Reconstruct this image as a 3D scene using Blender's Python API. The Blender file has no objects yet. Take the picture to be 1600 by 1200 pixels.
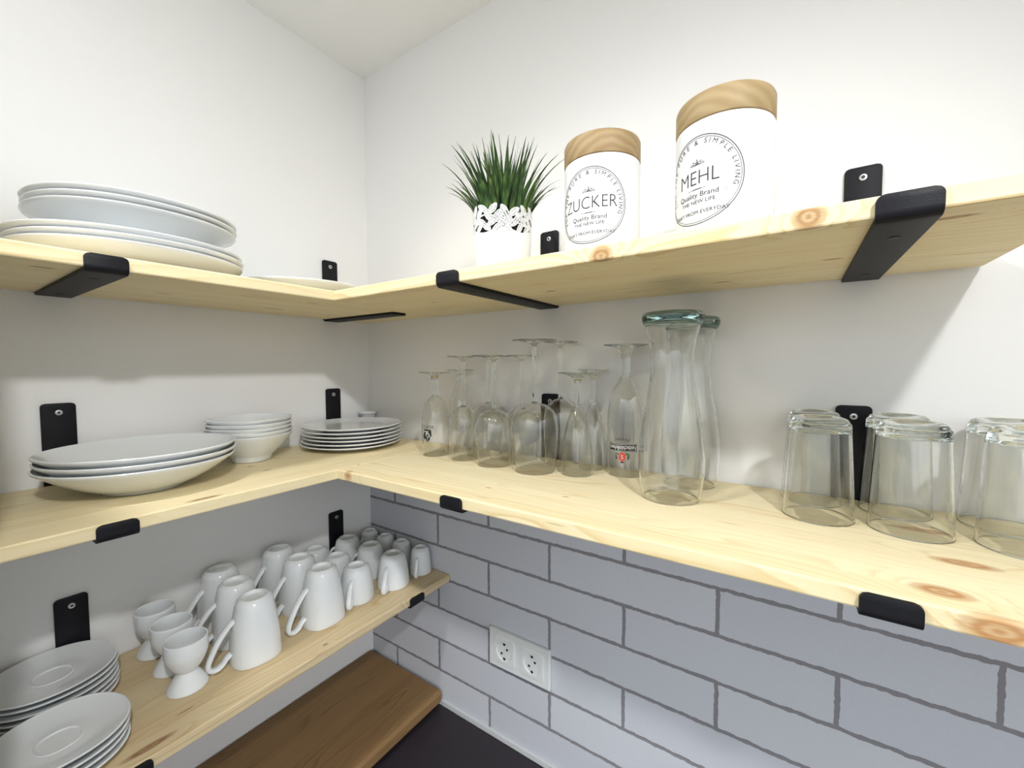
import bpy, bmesh, math, random
from math import sin, cos, pi, radians, sqrt, atan2
from mathutils import Vector, Matrix

sc = bpy.context.scene
COL = sc.collection
random.seed(7)

# ------------------------------------------------------------------ camera
F_PX, YAW, PITCH, ROLL = 655.21, 0.59382, -0.04496, -0.00445
CAM = Vector((0.98943, -0.75037, 1.752))
_f = Vector((-sin(YAW) * cos(PITCH), cos(YAW) * cos(PITCH), sin(PITCH)))
_r = Vector((cos(YAW), sin(YAW), 0))
_u = _r.cross(_f)
_r2 = cos(ROLL) * _r + sin(ROLL) * _u
_u2 = -sin(ROLL) * _r + cos(ROLL) * _u
cd = bpy.data.cameras.new('camera')
cam = bpy.data.objects.new('camera', cd)
COL.objects.link(cam)
cam.matrix_world = Matrix(((_r2.x, _u2.x, -_f.x, CAM.x), (_r2.y, _u2.y, -_f.y, CAM.y),
                           (_r2.z, _u2.z, -_f.z, CAM.z), (0, 0, 0, 1)))
cd.sensor_width = 36.0
cd.lens = F_PX / 1600 * 36.0
cd.clip_start = 0.01
sc.camera = cam

# ------------------------------------------------------------------ world, lamps, exposure
w = bpy.data.worlds.new('world')
sc.world = w
w.use_nodes = True
# daylight of the open room behind the camera: dim low down, brighter higher up
_bg = w.node_tree.nodes['Background']
_tc = w.node_tree.nodes.new('ShaderNodeTexCoord')
_sp = w.node_tree.nodes.new('ShaderNodeSeparateXYZ')
_mr = w.node_tree.nodes.new('ShaderNodeMapRange')
w.node_tree.links.new(_tc.outputs['Generated'], _sp.inputs[0])
w.node_tree.links.new(_sp.outputs[2], _mr.inputs[0])
w.node_tree.links.new(_mr.outputs[0], _bg.inputs[1])
for _i, _v in zip((1, 2, 3, 4), (-0.10, 0.30, 0.32, 2.6)):
    _mr.inputs[_i].default_value = _v
_bg.inputs[0].default_value = (0.88, 0.94, 1.0, 1)


def lamp(name, loc, aim, watts, color, radius, cone):
    l = bpy.data.lights.new(name, 'SPOT')
    l.energy = watts
    l.color = color
    l.shadow_soft_size = radius
    l.spot_size = radians(cone)
    l.spot_blend = 1.0
    l.cycles.is_caustics_light = True
    o = bpy.data.objects.new(name, l)
    o.location = loc
    o.rotation_euler = (Vector(aim) - Vector(loc)).to_track_quat('-Z', 'Y').to_euler()
    COL.objects.link(o)


# two heads of the ceiling spot bar, above and behind the camera: a beam each; the upward pair is fill added to lift ceiling and upper walls
lamp('ceiling_lamp_and_fill', (1.38, -0.883, 2.368), (0.25, -0.25, 1.3), 27, (0.975, 0.985, 1.0), 0.028, 118)
lamp('ceiling_lamp_and_fill', (0.46, -0.846, 2.368), (0.8, -0.05, 1.1), 16, (0.975, 0.985, 1.0), 0.028, 108)
lamp('ceiling_lamp_and_fill', (1.38, -0.883, 2.368), (1.38, -0.883, 3.0), 12, (0.975, 0.985, 1.0), 0.028, 180)
lamp('ceiling_lamp_and_fill', (0.46, -0.846, 2.368), (0.46, -0.846, 3.0), 5.5, (0.975, 0.985, 1.0), 0.028, 180)

sc.view_settings.view_transform = 'Standard'
sc.view_settings.look = 'None'
sc.view_settings.gamma = 1.0
sc.view_settings.use_curve_mapping = False
sc.view_settings.exposure = 0.25
sc.cycles.transparent_max_bounces = 64
sc.cycles.max_bounces = 40
sc.cycles.transmission_bounces = 40
sc.cycles.glossy_bounces = 8

# ------------------------------------------------------------------ materials


def srgb(r, g, b):
    def f(c):
        c /= 255
        return c / 12.92 if c <= 0.04045 else ((c + 0.055) / 1.055) ** 2.4
    return (f(r), f(g), f(b), 1)


class NT:
    def __init__(s, name):
        s.m = bpy.data.materials.new(name)
        s.m.use_nodes = True
        s.t = s.m.node_tree
        s.t.nodes.clear()
        s.out = s.n('ShaderNodeOutputMaterial')

    def n(s, kind, **kw):
        nd = s.t.nodes.new(kind)
        for k, v in kw.items():
            setattr(nd, k, v)
        return nd

    def l(s, a, b):
        s.t.links.new(a, b)

    def put(s, sock, v):
        if hasattr(v, 'is_output') or isinstance(v, bpy.types.NodeSocket):
            s.l(v, sock)
        else:
            sock.default_value = v

    def math(s, op, a, b=0.0, c=None, clamp=False):
        nd = s.n('ShaderNodeMath', operation=op, use_clamp=clamp)
        s.put(nd.inputs[0], a)
        s.put(nd.inputs[1], b)
        if c is not None:
            s.put(nd.inputs[2], c)
        return nd.outputs[0]

    def mix(s, fac, a, b, blend='MIX'):
        nd = s.n('ShaderNodeMix', data_type='RGBA', blend_type=blend)
        s.put(nd.inputs[0], fac)
        s.put(nd.inputs[6], a)
        s.put(nd.inputs[7], b)
        return nd.outputs[2]

    def xyz(s, x, y, z):
        nd = s.n('ShaderNodeCombineXYZ')
        for i, v in enumerate((x, y, z)):
            s.put(nd.inputs[i], v)
        return nd.outputs[0]

    def obj(s):
        tc = s.n('ShaderNodeTexCoord')
        sp = s.n('ShaderNodeSeparateXYZ')
        s.l(tc.outputs['Object'], sp.inputs[0])
        return tc.outputs['Object'], sp.outputs[0], sp.outputs[1], sp.outputs[2]

    def noise(s, vec, scale, detail=3, rough=0.5):
        nd = s.n('ShaderNodeTexNoise')
        s.put(nd.inputs['Vector'], vec)
        nd.inputs['Scale'].default_value = scale
        nd.inputs['Detail'].default_value = detail
        nd.inputs['Roughness'].default_value = rough
        return nd.outputs['Fac']

    def ramp(s, fac, stops):
        nd = s.n('ShaderNodeValToRGB')
        while len(nd.color_ramp.elements) < len(stops):
            nd.color_ramp.elements.new(0.5)
        for e, (p, c) in zip(nd.color_ramp.elements, stops):
            e.position = p
            e.color = c
        s.put(nd.inputs[0], fac)
        return nd.outputs[0]

    def bsdf(s, color, rough, bump=None, bstr=0.2, bdist=0.001, spec=0.5, **kw):
        b = s.n('ShaderNodeBsdfPrincipled')
        s.put(b.inputs['Base Color'], color)
        s.put(b.inputs['Roughness'], rough)
        b.inputs['Specular IOR Level'].default_value = spec
        for k, v in kw.items():
            b.inputs[k].default_value = v
        if bump is not None:
            bp = s.n('ShaderNodeBump')
            bp.inputs['Strength'].default_value = bstr
            bp.inputs['Distance'].default_value = bdist
            s.l(bump, bp.inputs['Height'])
            s.l(bp.outputs[0], b.inputs['Normal'])
        s.l(b.outputs[0], s.out.inputs[0])
        return s.m


def mat_paint(name, col, rough=0.7, bstr=0.25, scale=260, tint=0.03):
    t = NT(name)
    v, x, y, z = t.obj()
    n1 = t.noise(v, 3.0, 3)
    c = t.mix(t.math('MULTIPLY', n1, tint), col, (0.5, 0.48, 0.44, 1))
    return t.bsdf(c, rough, t.noise(v, scale, 4, 0.6), bstr, 0.0006, 0.25)


def mat_plain(name, col, rough, spec=0.5, var=0.04, scale=60, bstr=0.0, **kw):
    t = NT(name)
    v, x, y, z = t.obj()
    n1 = t.noise(v, scale, 3)
    dark = tuple(c * 0.6 for c in col[:3]) + (1,)
    c = t.mix(t.math('MULTIPLY', n1, var), col, dark)
    return t.bsdf(c, rough, n1 if bstr else None, bstr, 0.0004, spec, **kw)


def mat_wood(name, light, dark, knots=(), seed=0.0, strip=0.062, rings=62, knotcol=srgb(176, 120, 66), rough=0.55,
             contrast=0.85, blotch=0.16):
    """boards glued from strips; x runs along the grain. knots: (x, y, z, rx, ry)"""
    t = NT(name)
    v, x, y, z = t.obj()
    sidx = t.math('FLOOR', t.math('DIVIDE', t.math('ADD', y, 0.31 + seed * 0.013), strip))
    wn = t.n('ShaderNodeTexWhiteNoise', noise_dimensions='1D')
    t.put(wn.inputs['W'], t.math('ADD', sidx, seed))
    rnd = wn.outputs['Value']
    xo = t.math('ADD', x, t.math('MULTIPLY', rnd, 9.0))
    pv = t.xyz(t.math('MULTIPLY', xo, 1.3), t.math('MULTIPLY', y, 9.0), t.math('MULTIPLY', z, 9.0))
    big = t.noise(pv, 1.6, 2)
    fine = t.noise(t.xyz(t.math('MULTIPLY', xo, 7.0), t.math('MULTIPLY', y, 420.0), t.math('MULTIPLY', z, 420.0)), 1.0, 3, 0.65)
    # growth rings: distance across the board, warped by the slow noise
    yy = t.math('ADD', y, t.math('MULTIPLY', z, 0.8))
    R = t.math('ADD', t.math('MULTIPLY', yy, rings), t.math('MULTIPLY', big, 9.0))
    R = t.math('ADD', R, t.math('MULTIPLY', rnd, 5.0))
    kmask = None
    kring = None
    for (kx, ky, kz, rx, ry) in knots:
        dx = t.math('DIVIDE', t.math('SUBTRACT', x, kx), rx)
        dy = t.math('DIVIDE', t.math('SUBTRACT', y, ky), ry)
        dz = t.math('DIVIDE', t.math('SUBTRACT', z, kz), max(ry, 0.012))
        d2 = t.math('ADD', t.math('ADD', t.math('MULTIPLY', dx, dx), t.math('MULTIPLY', dy, dy)), t.math('MULTIPLY', dz, dz))
        d = t.math('SQRT', d2)
        d = t.math('ADD', d, t.math('MULTIPLY', t.math('SUBTRACT', fine, 0.5), 0.5))
        mk = t.math('SMOOTH_MIN', 1.0, t.math('MULTIPLY', t.math('SUBTRACT', 1.15, d), 2.2, clamp=True), 0.05, clamp=True)
        halo = t.math('POWER', 2.718, t.math('MULTIPLY', d2, -0.22))
        R = t.math('ADD', R, t.math('MULTIPLY', halo, 3.2))
        rg = t.math('MULTIPLY', mk, t.math('ADD', 0.74, t.math('MULTIPLY', t.math('SINE', t.math('ADD', t.math('MULTIPLY', d, 13.0), 1.2)), 0.14)))
        kring = rg if kring is None else t.math('MAXIMUM', kring, rg)
    saw = t.math('FRACT', R)
    lines = t.ramp(saw, [(0.0, (0, 0, 0, 1)), (0.62, (0.25, 0.25, 0.25, 1)), (0.9, (1, 1, 1, 1)), (1.0, (0.05, 0.05, 0.05, 1))])
    plain = t.noise(t.xyz(t.math('MULTIPLY', xo, 0.9), t.math('MULTIPLY', y, 26.0), t.math('MULTIPLY', z, 26.0)), 1.0, 2)
    plain = t.math('MULTIPLY', t.math('SUBTRACT', plain, 0.36), 3.6, clamp=True)
    fac = t.math('MULTIPLY', t.math('MULTIPLY', lines, plain), t.math('MULTIPLY', t.math('ADD', 0.30, big), contrast))
    c = t.mix(fac, light, dark)
    # strip to strip tone and fibres
    c = t.mix(t.math('MULTIPLY', rnd, 0.22), c, dark)
    c = t.mix(t.math('MULTIPLY', t.math('SUBTRACT', fine, 0.45, clamp=True), 0.5), c, dark)
    blot = t.noise(t.xyz(t.math('MULTIPLY', xo, 3.0), t.math('MULTIPLY', y, 16.0), t.math('MULTIPLY', z, 16.0)), 1.0, 3)
    c = t.mix(t.math('MULTIPLY', blot, blotch), c, dark)
    # thin dark resin streaks
    sv = t.n('ShaderNodeTexVoronoi', feature='F1')
    t.put(sv.inputs['Vector'], t.xyz(t.math('MULTIPLY', xo, 4.2), t.math('MULTIPLY', y, 52.0), t.math('MULTIPLY', z, 52.0)))
    sv.inputs['Scale'].default_value = 1.0
    st = t.math('MULTIPLY', t.math('SUBTRACT', 0.085, sv.outputs['Distance']), 16.0, clamp=True)
    c = t.mix(t.math('MULTIPLY', st, 0.55), c, srgb(150, 112, 66))
    if kring is not None:
        c = t.mix(kring, c, knotcol)
    return t.bsdf(c, rough, fine, 0.12, 0.0005, 0.3)


PINE_L, PINE_D = srgb(244, 233, 196), srgb(214, 184, 124)


def mat_endwood(name, light, dark, seed):
    """round lid turned from one block: wavy concentric grain"""
    t = NT(name)
    v, x, y, z = t.obj()
    wv = t.n('ShaderNodeTexWave', wave_type='RINGS', rings_direction='SPHERICAL')
    t.put(wv.inputs['Vector'], t.xyz(t.math('ADD', x, 0.013 * seed - 0.04), t.math('ADD', y, 0.03), t.math('ADD', t.math('MULTIPLY', z, 1.2), -0.13)))
    wv.inputs['Scale'].default_value = 24
    wv.inputs['Distortion'].default_value = 7
    wv.inputs['Detail'].default_value = 3
    wv.inputs['Detail Scale'].default_value = 0.7
    n1 = t.noise(v, 18, 4)
    c = t.mix(t.math('MULTIPLY', wv.outputs['Fac'], 0.5), light, dark)
    c = t.mix(t.math('MULTIPLY', n1, 0.35), c, dark)
    return t.bsdf(c, 0.55, n1, 0.1, 0.0004, 0.3)


def mat_brick():
    t = NT('brick_look_tiles')
    v, x, y, z = t.obj()
    wob = t.n('ShaderNodeTexNoise')
    t.put(wob.inputs['Vector'], t.xyz(x, 0.0, z))
    wob.inputs['Scale'].default_value = 85
    wob.inputs['Detail'].default_value = 4
    dx = t.math('MULTIPLY', t.math('SUBTRACT', wob.outputs['Fac'], 0.5), 0.0050)
    wob2 = t.noise(t.xyz(t.math('ADD', x, 3.0), 1.0, z), 60, 4, 0.6)
    dz = t.math('MULTIPLY', t.math('SUBTRACT', wob2, 0.5), 0.0075)
    b = t.n('ShaderNodeTexBrick')
    b.offset = 0.5
    b.offset_frequency = 2
    bx = t.math('ADD', t.math('ADD', x, -0.1033 + 0.3155 * 4), dx)
    bz = t.math('ADD', t.math('ADD', z, -1.3040 + 0.0797 * 40), dz)
    t.put(b.inputs['Vector'], t.xyz(bx, bz, 0.0))
    b.inputs['Scale'].default_value = 1.0
    b.inputs['Brick Width'].default_value = 0.3155
    b.inputs['Row Height'].default_value = 0.0797
    b.inputs['Mortar Size'].default_value = 0.0036
    b.inputs['Mortar Smooth'].default_value = 0.25
    b.inputs['Bias'].default_value = 0.0
    b.inputs['Color1'].default_value = srgb(214, 216, 221)
    b.inputs['Color2'].default_value = srgb(204, 205, 212)
    b.inputs['Mortar'].default_value = srgb(140, 137, 140)
    g = t.noise(v, 420, 3, 0.7)
    c = t.mix(t.math('MULTIPLY', g, 0.16), b.outputs['Color'], srgb(120, 120, 128))
    h = t.math('SUBTRACT', t.math('MULTIPLY', g, 0.12), b.outputs['Fac'])
    return t.bsdf(c, 0.75, h, 0.55, 0.002, 0.25)


def mat_thin_glass(name, col=(0.985, 0.988, 0.985, 1), clear=0.0):
    """thin walls: part of the light goes straight through, the rest is bent by the glass"""
    t = NT(name)
    n1 = t.noise(t.obj()[0], 30, 2)
    tr = t.n('ShaderNodeBsdfTransparent')
    t.put(tr.inputs[0], t.mix(t.math('MULTIPLY', n1, 0.05), (0.995, 0.995, 0.995, 1), (0.9, 0.9, 0.9, 1)))
    gl = t.n('ShaderNodeBsdfGlass')
    gl.inputs['IOR'].default_value = 1.45
    gl.inputs['Roughness'].default_value = 0.0
    gl.inputs['Color'].default_value = col
    mx = t.n('ShaderNodeMixShader')
    mx.inputs[0].default_value = 1 - clear
    t.l(tr.outputs[0], mx.inputs[1])
    t.l(gl.outputs[0], mx.inputs[2])
    t.l(mx.outputs[0], t.out.inputs[0])
    return t.m


def mat_glass(name, col, rough=0.0, ior=1.47):
    t = NT(name)
    g = t.n('ShaderNodeBsdfGlass')
    n1 = t.noise(t.obj()[0], 25, 2)
    t.put(g.inputs['Color'], t.mix(t.math('MULTIPLY', n1, 0.1), col, tuple(c * 0.9 for c in col[:3]) + (1,)))
    g.inputs['Roughness'].default_value = rough
    g.inputs['IOR'].default_value = ior
    t.l(g.outputs[0], t.out.inputs[0])
    return t.m


def mat_leaf():
    t = NT('grass_blade_green')
    v, x, y, z = t.obj()
    n1 = t.noise(t.xyz(t.math('MULTIPLY', x, 90.0), t.math('MULTIPLY', y, 90.0), t.math('MULTIPLY', z, 9.0)), 1.0, 2)
    c = t.ramp(n1, [(0.3, srgb(28, 48, 24)), (0.5, srgb(48, 78, 36)), (0.74, srgb(112, 138, 66))])
    return t.bsdf(c, 0.42, None, spec=0.4)


M_WALL = mat_paint('white_wall_paint', srgb(242, 241, 239))
M_CEIL = mat_paint('ceiling_paint', srgb(247, 247, 244), bstr=0.5)
M_TILE = mat_brick()
M_TRIM = mat_plain('grey_white_trim', srgb(206, 208, 208), 0.5)
M_FLOOR = mat_plain('floor_grey', srgb(150, 140, 128), 0.6, var=0.3, scale=8)
M_STONE = mat_plain('dark_stone_worktop', srgb(44, 38, 44), 0.55, var=0.7, scale=45, bstr=0.25)
M_BLACK = mat_plain('black_powder_coat', srgb(24, 24, 29), 0.5, 0.22, var=0.5, scale=900, bstr=0.35)
M_SCREW = mat_plain('zinc_screw', srgb(205, 205, 205), 0.3, Metallic=0.75)
M_SCREWB = mat_plain('dark_screw', srgb(16, 16, 18), 0.5)
M_PORC = mat_plain('white_porcelain', srgb(232, 235, 236), 0.10, 0.5, var=0.03, scale=12)
M_CERAM = mat_plain('white_matt_ceramic', srgb(226, 226, 225), 0.45, 0.3, var=0.02)
M_INK = mat_plain('grey_print', srgb(44, 44, 54), 0.7)
M_ENAMEL = mat_plain('white_enamel', srgb(234, 234, 233), 0.35, var=0.02)
M_SOIL = mat_plain('dark_pot_filling', srgb(30, 32, 28), 0.9)
M_LEAF = mat_leaf()
M_LID1 = mat_endwood('acacia_lid', srgb(172, 150, 112), srgb(134, 106, 70), 1)
M_LID2 = mat_endwood('mango_lid', srgb(176, 155, 115), srgb(144, 118, 80), 4)
M_THIN = mat_thin_glass('thin_clear_glass')
M_THICK = mat_glass('solid_clear_glass', (0.96, 0.97, 0.96, 1))
M_GREEN = mat_glass('thick_greenish_glass', (0.80, 0.85, 0.835, 1))
M_PBLK = mat_plain('black_glass_print', srgb(26, 30, 30), 0.5)
M_PWHT = mat_plain('white_glass_print', srgb(240, 240, 236), 0.5)
M_PRED = mat_plain('red_glass_print', srgb(206, 74, 60), 0.5)
M_PGRN = mat_plain('green_glass_print', srgb(86, 112, 78), 0.5)
M_PGREY = mat_plain('grey_glass_print', srgb(150, 152, 146), 0.6)
M_PLAST = mat_plain('white_plastic', srgb(226, 228, 226), 0.35)
M_HOLE = mat_plain('dark_hole', srgb(24, 22, 22), 0.7)
M_SLATE = mat_plain('dark_screw_slot', srgb(60, 60, 60), 0.6)

# ------------------------------------------------------------------ mesh helpers


def link(name, bm, mat, parent=None, smooth=True, loc=(0, 0, 0), rz=0.0):
    me = bpy.data.meshes.new(name)
    bmesh.ops.recalc_face_normals(bm, faces=bm.faces)
    bm.to_mesh(me)
    bm.free()
    for m in (mat if isinstance(mat, (list, tuple)) else [mat]):
        me.materials.append(m)
    if smooth:
        me.polygons.foreach_set('use_smooth', [True] * len(me.polygons))
        try:
            me.set_sharp_from_angle(angle=radians(38))
        except Exception:
            pass
    o = bpy.data.objects.new(name, me)
    COL.objects.link(o)
    if parent:
        o.parent = parent
    o.location = loc
    o.rotation_euler = (0, 0, rz)
    return o


def tag(o, label, cat, group=None):
    o['label'] = label
    o['category'] = cat
    if group:
        o['group'] = group
    return o


def thing(name, label, cat, loc, rz=0.0, group=None):
    o = bpy.data.objects.new(name, None)
    o.empty_display_size = 0.02
    COL.objects.link(o)
    o.location = loc
    o.rotation_euler = (0, 0, rz)
    return tag(o, label, cat, group)


def dup(root, loc, rz, label, group=None):
    r = root.copy()
    COL.objects.link(r)
    r.location = loc
    r.rotation_euler = (0, 0, rz)
    r['label'] = label
    if group:
        r['group'] = group
    for ch in list(root.children):
        c = ch.copy()
        COL.objects.link(c)
        c.parent = r
        for g in list(ch.children):
            d = g.copy()
            COL.objects.link(d)
            d.parent = c
    return r


def struct(o):
    o['kind'] = 'structure'
    return o


def box(bm, lo, hi, bev=0.0, seg=2):
    x0, y0, z0 = lo
    x1, y1, z1 = hi
    m = Matrix.Translation(((x0 + x1) / 2, (y0 + y1) / 2, (z0 + z1) / 2)) @ Matrix.Diagonal((x1 - x0, y1 - y0, z1 - z0, 1))
    r = bmesh.ops.create_cube(bm, size=1, matrix=m)
    if bev > 0:
        es = list({e for v in r['verts'] for e in v.link_edges})
        bmesh.ops.bevel(bm, geom=es, offset=bev, segments=seg, profile=0.5, affect='EDGES')


def sup(th, n):
    if n == 2:
        return 1.0
    return (abs(cos(th)) ** n + abs(sin(th)) ** n) ** (-1.0 / n)


def lathe(bm, prof, seg=64, n=2.0, mat=0):
    """prof: (r, z) or (r, z, exponent) list; ends on the axis close themselves"""
    rings = []
    for p in prof:
        r, z = p[0], p[1]
        e = p[2] if len(p) > 2 else n
        if r < 1e-6:
            rings.append([bm.verts.new((0, 0, z))])
        else:
            k = 0.5 * (1 + 2 ** (0.5 - 1.0 / e)) if e != 2 else 1.0
            rings.append([bm.verts.new((r / k * sup(2 * pi * i / seg, e) * cos(2 * pi * i / seg),
                                        r / k * sup(2 * pi * i / seg, e) * sin(2 * pi * i / seg), z)) for i in range(seg)])
    for a, b in zip(rings, rings[1:]):
        for i in range(seg):
            j = (i + 1) % seg
            if len(a) == 1 and len(b) == 1:
                continue
            if len(a) == 1:
                f = bm.faces.new((a[0], b[i], b[j]))
            elif len(b) == 1:
                f = bm.faces.new((a[i], a[j], b[0]))
            else:
                f = bm.faces.new((a[i], a[j], b[j], b[i]))
            f.material_index = mat


def smooth_path(pts, k=6):
    """Catmull-Rom through the points (tuples of any length)"""
    out = []
    n = len(pts)
    for i in range(n - 1):
        p0, p1, p2, p3 = pts[max(i - 1, 0)], pts[i], pts[i + 1], pts[min(i + 2, n - 1)]
        for s in range(k):
            t = s / k
            out.append(tuple(0.5 * (2 * b + (c - a) * t + (2 * a - 5 * b + 4 * c - d) * t * t + (3 * b - a - 3 * c + d) * t ** 3)
                             for a, b, c, d in zip(p0, p1, p2, p3)))
    out.append(tuple(pts[-1]))
    return out


def ring_close(prof):
    return list(prof) + [prof[0]]


def tube(bm, pts, wa, wb, side, seg=12):
    """sweep an ellipse (wa along side, wb across) along pts"""
    rings = []
    side = Vector(side).normalized()
    for i, p in enumerate(pts):
        a = Vector(pts[max(i - 1, 0)])
        b = Vector(pts[min(i + 1, len(pts) - 1)])
        d = (b - a).normalized()
        nrm = d.cross(side).normalized()
        rings.append([bm.verts.new(Vector(p) + side * wa * cos(2 * pi * k / seg) + nrm * wb * sin(2 * pi * k / seg)) for k in range(seg)])
    for a, b in zip(rings, rings[1:]):
        for k in range(seg):
            j = (k + 1) % seg
            bm.faces.new((a[k], a[j], b[j], b[k]))
    bm.faces.new(rings[0][::-1])
    bm.faces.new(rings[-1])


def text_bm(txt, size, thin=0.0, align='CENTER'):
    """flat lettering in the xy plane as a fresh bmesh"""
    cu = bpy.data.curves.new('lettering', 'FONT')
    cu.body = txt
    cu.size = size
    cu.align_x = align
    cu.align_y = 'CENTER'
    cu.resolution_u = 3
    cu.offset = thin
    o = bpy.data.objects.new('lettering', cu)
    COL.objects.link(o)
    bpy.context.view_layer.update()
    dg = bpy.context.evaluated_depsgraph_get()
    me = bpy.data.meshes.new_from_object(o.evaluated_get(dg))
    bm = bmesh.new()
    bm.from_mesh(me)
    bpy.data.objects.remove(o)
    bpy.data.curves.remove(cu)
    bpy.data.meshes.remove(me)
    return bm


def add_text(dst, txt, size, cx, cy, rot=0.0, sx=1.0, thin=0.0, mat=0, shear=0.0):
    b = text_bm(txt, size, thin)
    vs = {}
    for v in b.verts:
        x, y = v.co.x * sx + v.co.y * shear, v.co.y
        vs[v] = dst.verts.new((cx + x * cos(rot) - y * sin(rot), cy + x * sin(rot) + y * cos(rot), 0))
    for f in b.faces:
        try:
            nf = dst.faces.new([vs[v] for v in f.verts])
            nf.material_index = mat
        except ValueError:
            pass
    b.free()


def add_ring(bm, cx, cy, r0, r1, a0=0.0, a1=2 * pi, seg=96, mat=0, ey=1.0):
    p = []
    for i in range(seg + 1):
        a = a0 + (a1 - a0) * i / seg
        p.append((bm.verts.new((cx + r0 * cos(a), cy + ey * r0 * sin(a), 0)), bm.verts.new((cx + r1 * cos(a), cy + ey * r1 * sin(a), 0))))
    for (a, b), (c, d) in zip(p, p[1:]):
        bm.faces.new((a, b, d, c)).material_index = mat


def add_disc(bm, cx, cy, rx, ry, seg=24, mat=0, z=0.0, rot=0.0):
    vs = []
    for i in range(seg):
        a = 2 * pi * i / seg
        x, y = rx * cos(a), ry * sin(a)
        vs.append(bm.verts.new((cx + x * cos(rot) - y * sin(rot), cy + x * sin(rot) + y * cos(rot), z)))
    bm.faces.new(vs).material_index = mat


def add_rect(bm, x0, y0, x1, y1, nx=16, mat=0, z=0.0):
    for i in range(nx):
        a = x0 + (x1 - x0) * i / nx
        b = x0 + (x1 - x0) * (i + 1) / nx
        bm.faces.new([bm.verts.new(q) for q in ((a, y0, z), (b, y0, z), (b, y1, z), (a, y1, z))]).material_index = mat


def wrap(bm, rad_of_z, az, zc, lift=0.0003):
    """roll flat artwork (x right, y up as seen from outside) round an upright axis at azimuth az"""
    for v in bm.verts:
        z = zc + v.co.y
        r = rad_of_z(z) + lift + v.co.z
        a = az + v.co.x / max(rad_of_z(z), 1e-4)
        v.co = (r * cos(a), r * sin(a), z)


# ------------------------------------------------------------------ the room
Z_UP, Z_MID, Z_LOW, Z_BOT = 1.8871, 1.5627, 1.2418, 0.9428
TB = 0.0179
Z_CEIL = 2.5294
STUB_Y = -0.735


def slab(name, lo, hi, mat, bev=0.0):
    bm = bmesh.new()
    box(bm, lo, hi, bev)
    return link(name, bm, mat, smooth=False)


struct(slab('wall_left', (-0.12, -2.6, 0), (0, 0.12, Z_CEIL), M_WALL))
struct(slab('wall_right', (0, 0, 0), (3.4, 0.12, Z_CEIL), M_WALL))
struct(slab('shadow_stub', (0, STUB_Y - 0.08, 0), (0.504, STUB_Y, 2.02), M_WALL))  # unseen stub, added to cast the upright shadow edge on the left wall
struct(slab('ceiling', (-0.12, -2.6, Z_CEIL), (3.4, 0.12, Z_CEIL + 0.1), M_CEIL))
struct(slab('floor', (-0.12, -2.6, -0.1), (3.4, 0.12, 0), M_FLOOR))
struct(slab('wall_right_tiles', (0.0, -0.004, 0.90), (2.6, 0, Z_MID - TB), M_TILE))
struct(slab('trim_1', (0.0, -0.010, 0.90), (2.6, -0.004, 0.913), M_TRIM, 0.001))

# ------------------------------------------------------------------ worktop and shelf boards
bm = bmesh.new()
box(bm, (0.0, -0.64, 0.862), (2.6, -0.0105, 0.90), 0.002)
box(bm, (0.0, STUB_Y, 0.862), (0.30, -0.6405, 0.90), 0.002)
wt = link('worktop', bm, M_STONE, smooth=False)
tag(wt, 'dark stone worktop below the lowest wooden board', 'worktop')


def board(label, origin, length, depth, thick, rz, mat, bev=0.0022):
    """local x along the grain, y across, top at z = 0"""
    bm = bmesh.new()
    box(bm, (0, 0, -thick), (length, depth, 0), bev)
    o = link('shelf_board', bm, mat, smooth=False, loc=origin, rz=rz)
    return tag(o, label, 'shelf', 'wooden shelf boards')


G = 0.0052
# left boards: grain along y; local x = -y direction (rz = -90): local (l, d) -> world (x = d, y = -l)
kn_ul = [(0.64, 0.248, -TB, 0.012, 0.004), (0.495, 0.141, -TB, 0.010, 0.003), (0.303, 0.10, -TB, 0.022, 0.004), (0.297, 0.232, -TB, 0.013, 0.003)]
kn_ml = [(0.311, 0.10, 0, 0.012, 0.003), (0.37, 0.133, 0, 0.008, 0.003), (0.368, 0.19, 0, 0.009, 0.0028), (0.50, 0.285, 0.0, 0.022, 0.006), (0.25, 0.296, -0.001, 0.004, 0.004)]
kn_lo = [(0.571, 0.276, 0, 0.030, 0.006), (0.319, 0.281, 0, 0.005, 0.0026), (0.46, 0.20, 0, 0.008, 0.0015), (0.12, 0.298, -0.008, 0.012, 0.005), (0.52, 0.245, 0, 0.012, 0.0015)]
kn_ur = [(0.696, 0.0, -0.008, 0.013, 0.008), (0.506, 0.0, -0.014, 0.014, 0.010), (0.792, 0.033, -TB, 0.016, 0.005), (0.721, 0.146, -TB, 0.010, 0.004), (0.795, 0.027, -0.004, 0.012, 0.004),
         (0.364, 0.142, -TB, 0.010, 0.004), (0.13, 0.12, -TB, 0.008, 0.003), (0.60, 0.22, -TB, 0.012, 0.004)]
kn_mr = [(0.826, 0.11, 0, 0.024, 0.0095), (0.794, 0.03, 0, 0.020, 0.012), (0.812, 0.198, 0, 0.030, 0.008), (0.818, 0.0, -0.009, 0.022, 0.0105), (0.528, 0.209, 0, 0.010, 0.003),
         (0.03, 0.004, -0.008, 0.012, 0.007), (0.30, 0.06, 0, 0.006, 0.002), (0.42, 0.085, 0, 0.006, 0.002), (1.05, 0.16, 0, 0.02, 0.01)]
M_UL = mat_wood('pine_upper_left', PINE_L, PINE_D, kn_ul, 1.0, knotcol=srgb(140, 100, 60))
M_ML = mat_wood('pine_middle_left', PINE_L, PINE_D, kn_ml, 5.0, knotcol=srgb(136, 96, 58))
M_LO = mat_wood('pine_mug_shelf', srgb(222, 204, 166), srgb(188, 156, 106), kn_lo, 9.0, knotcol=srgb(132, 84, 50))
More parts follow.
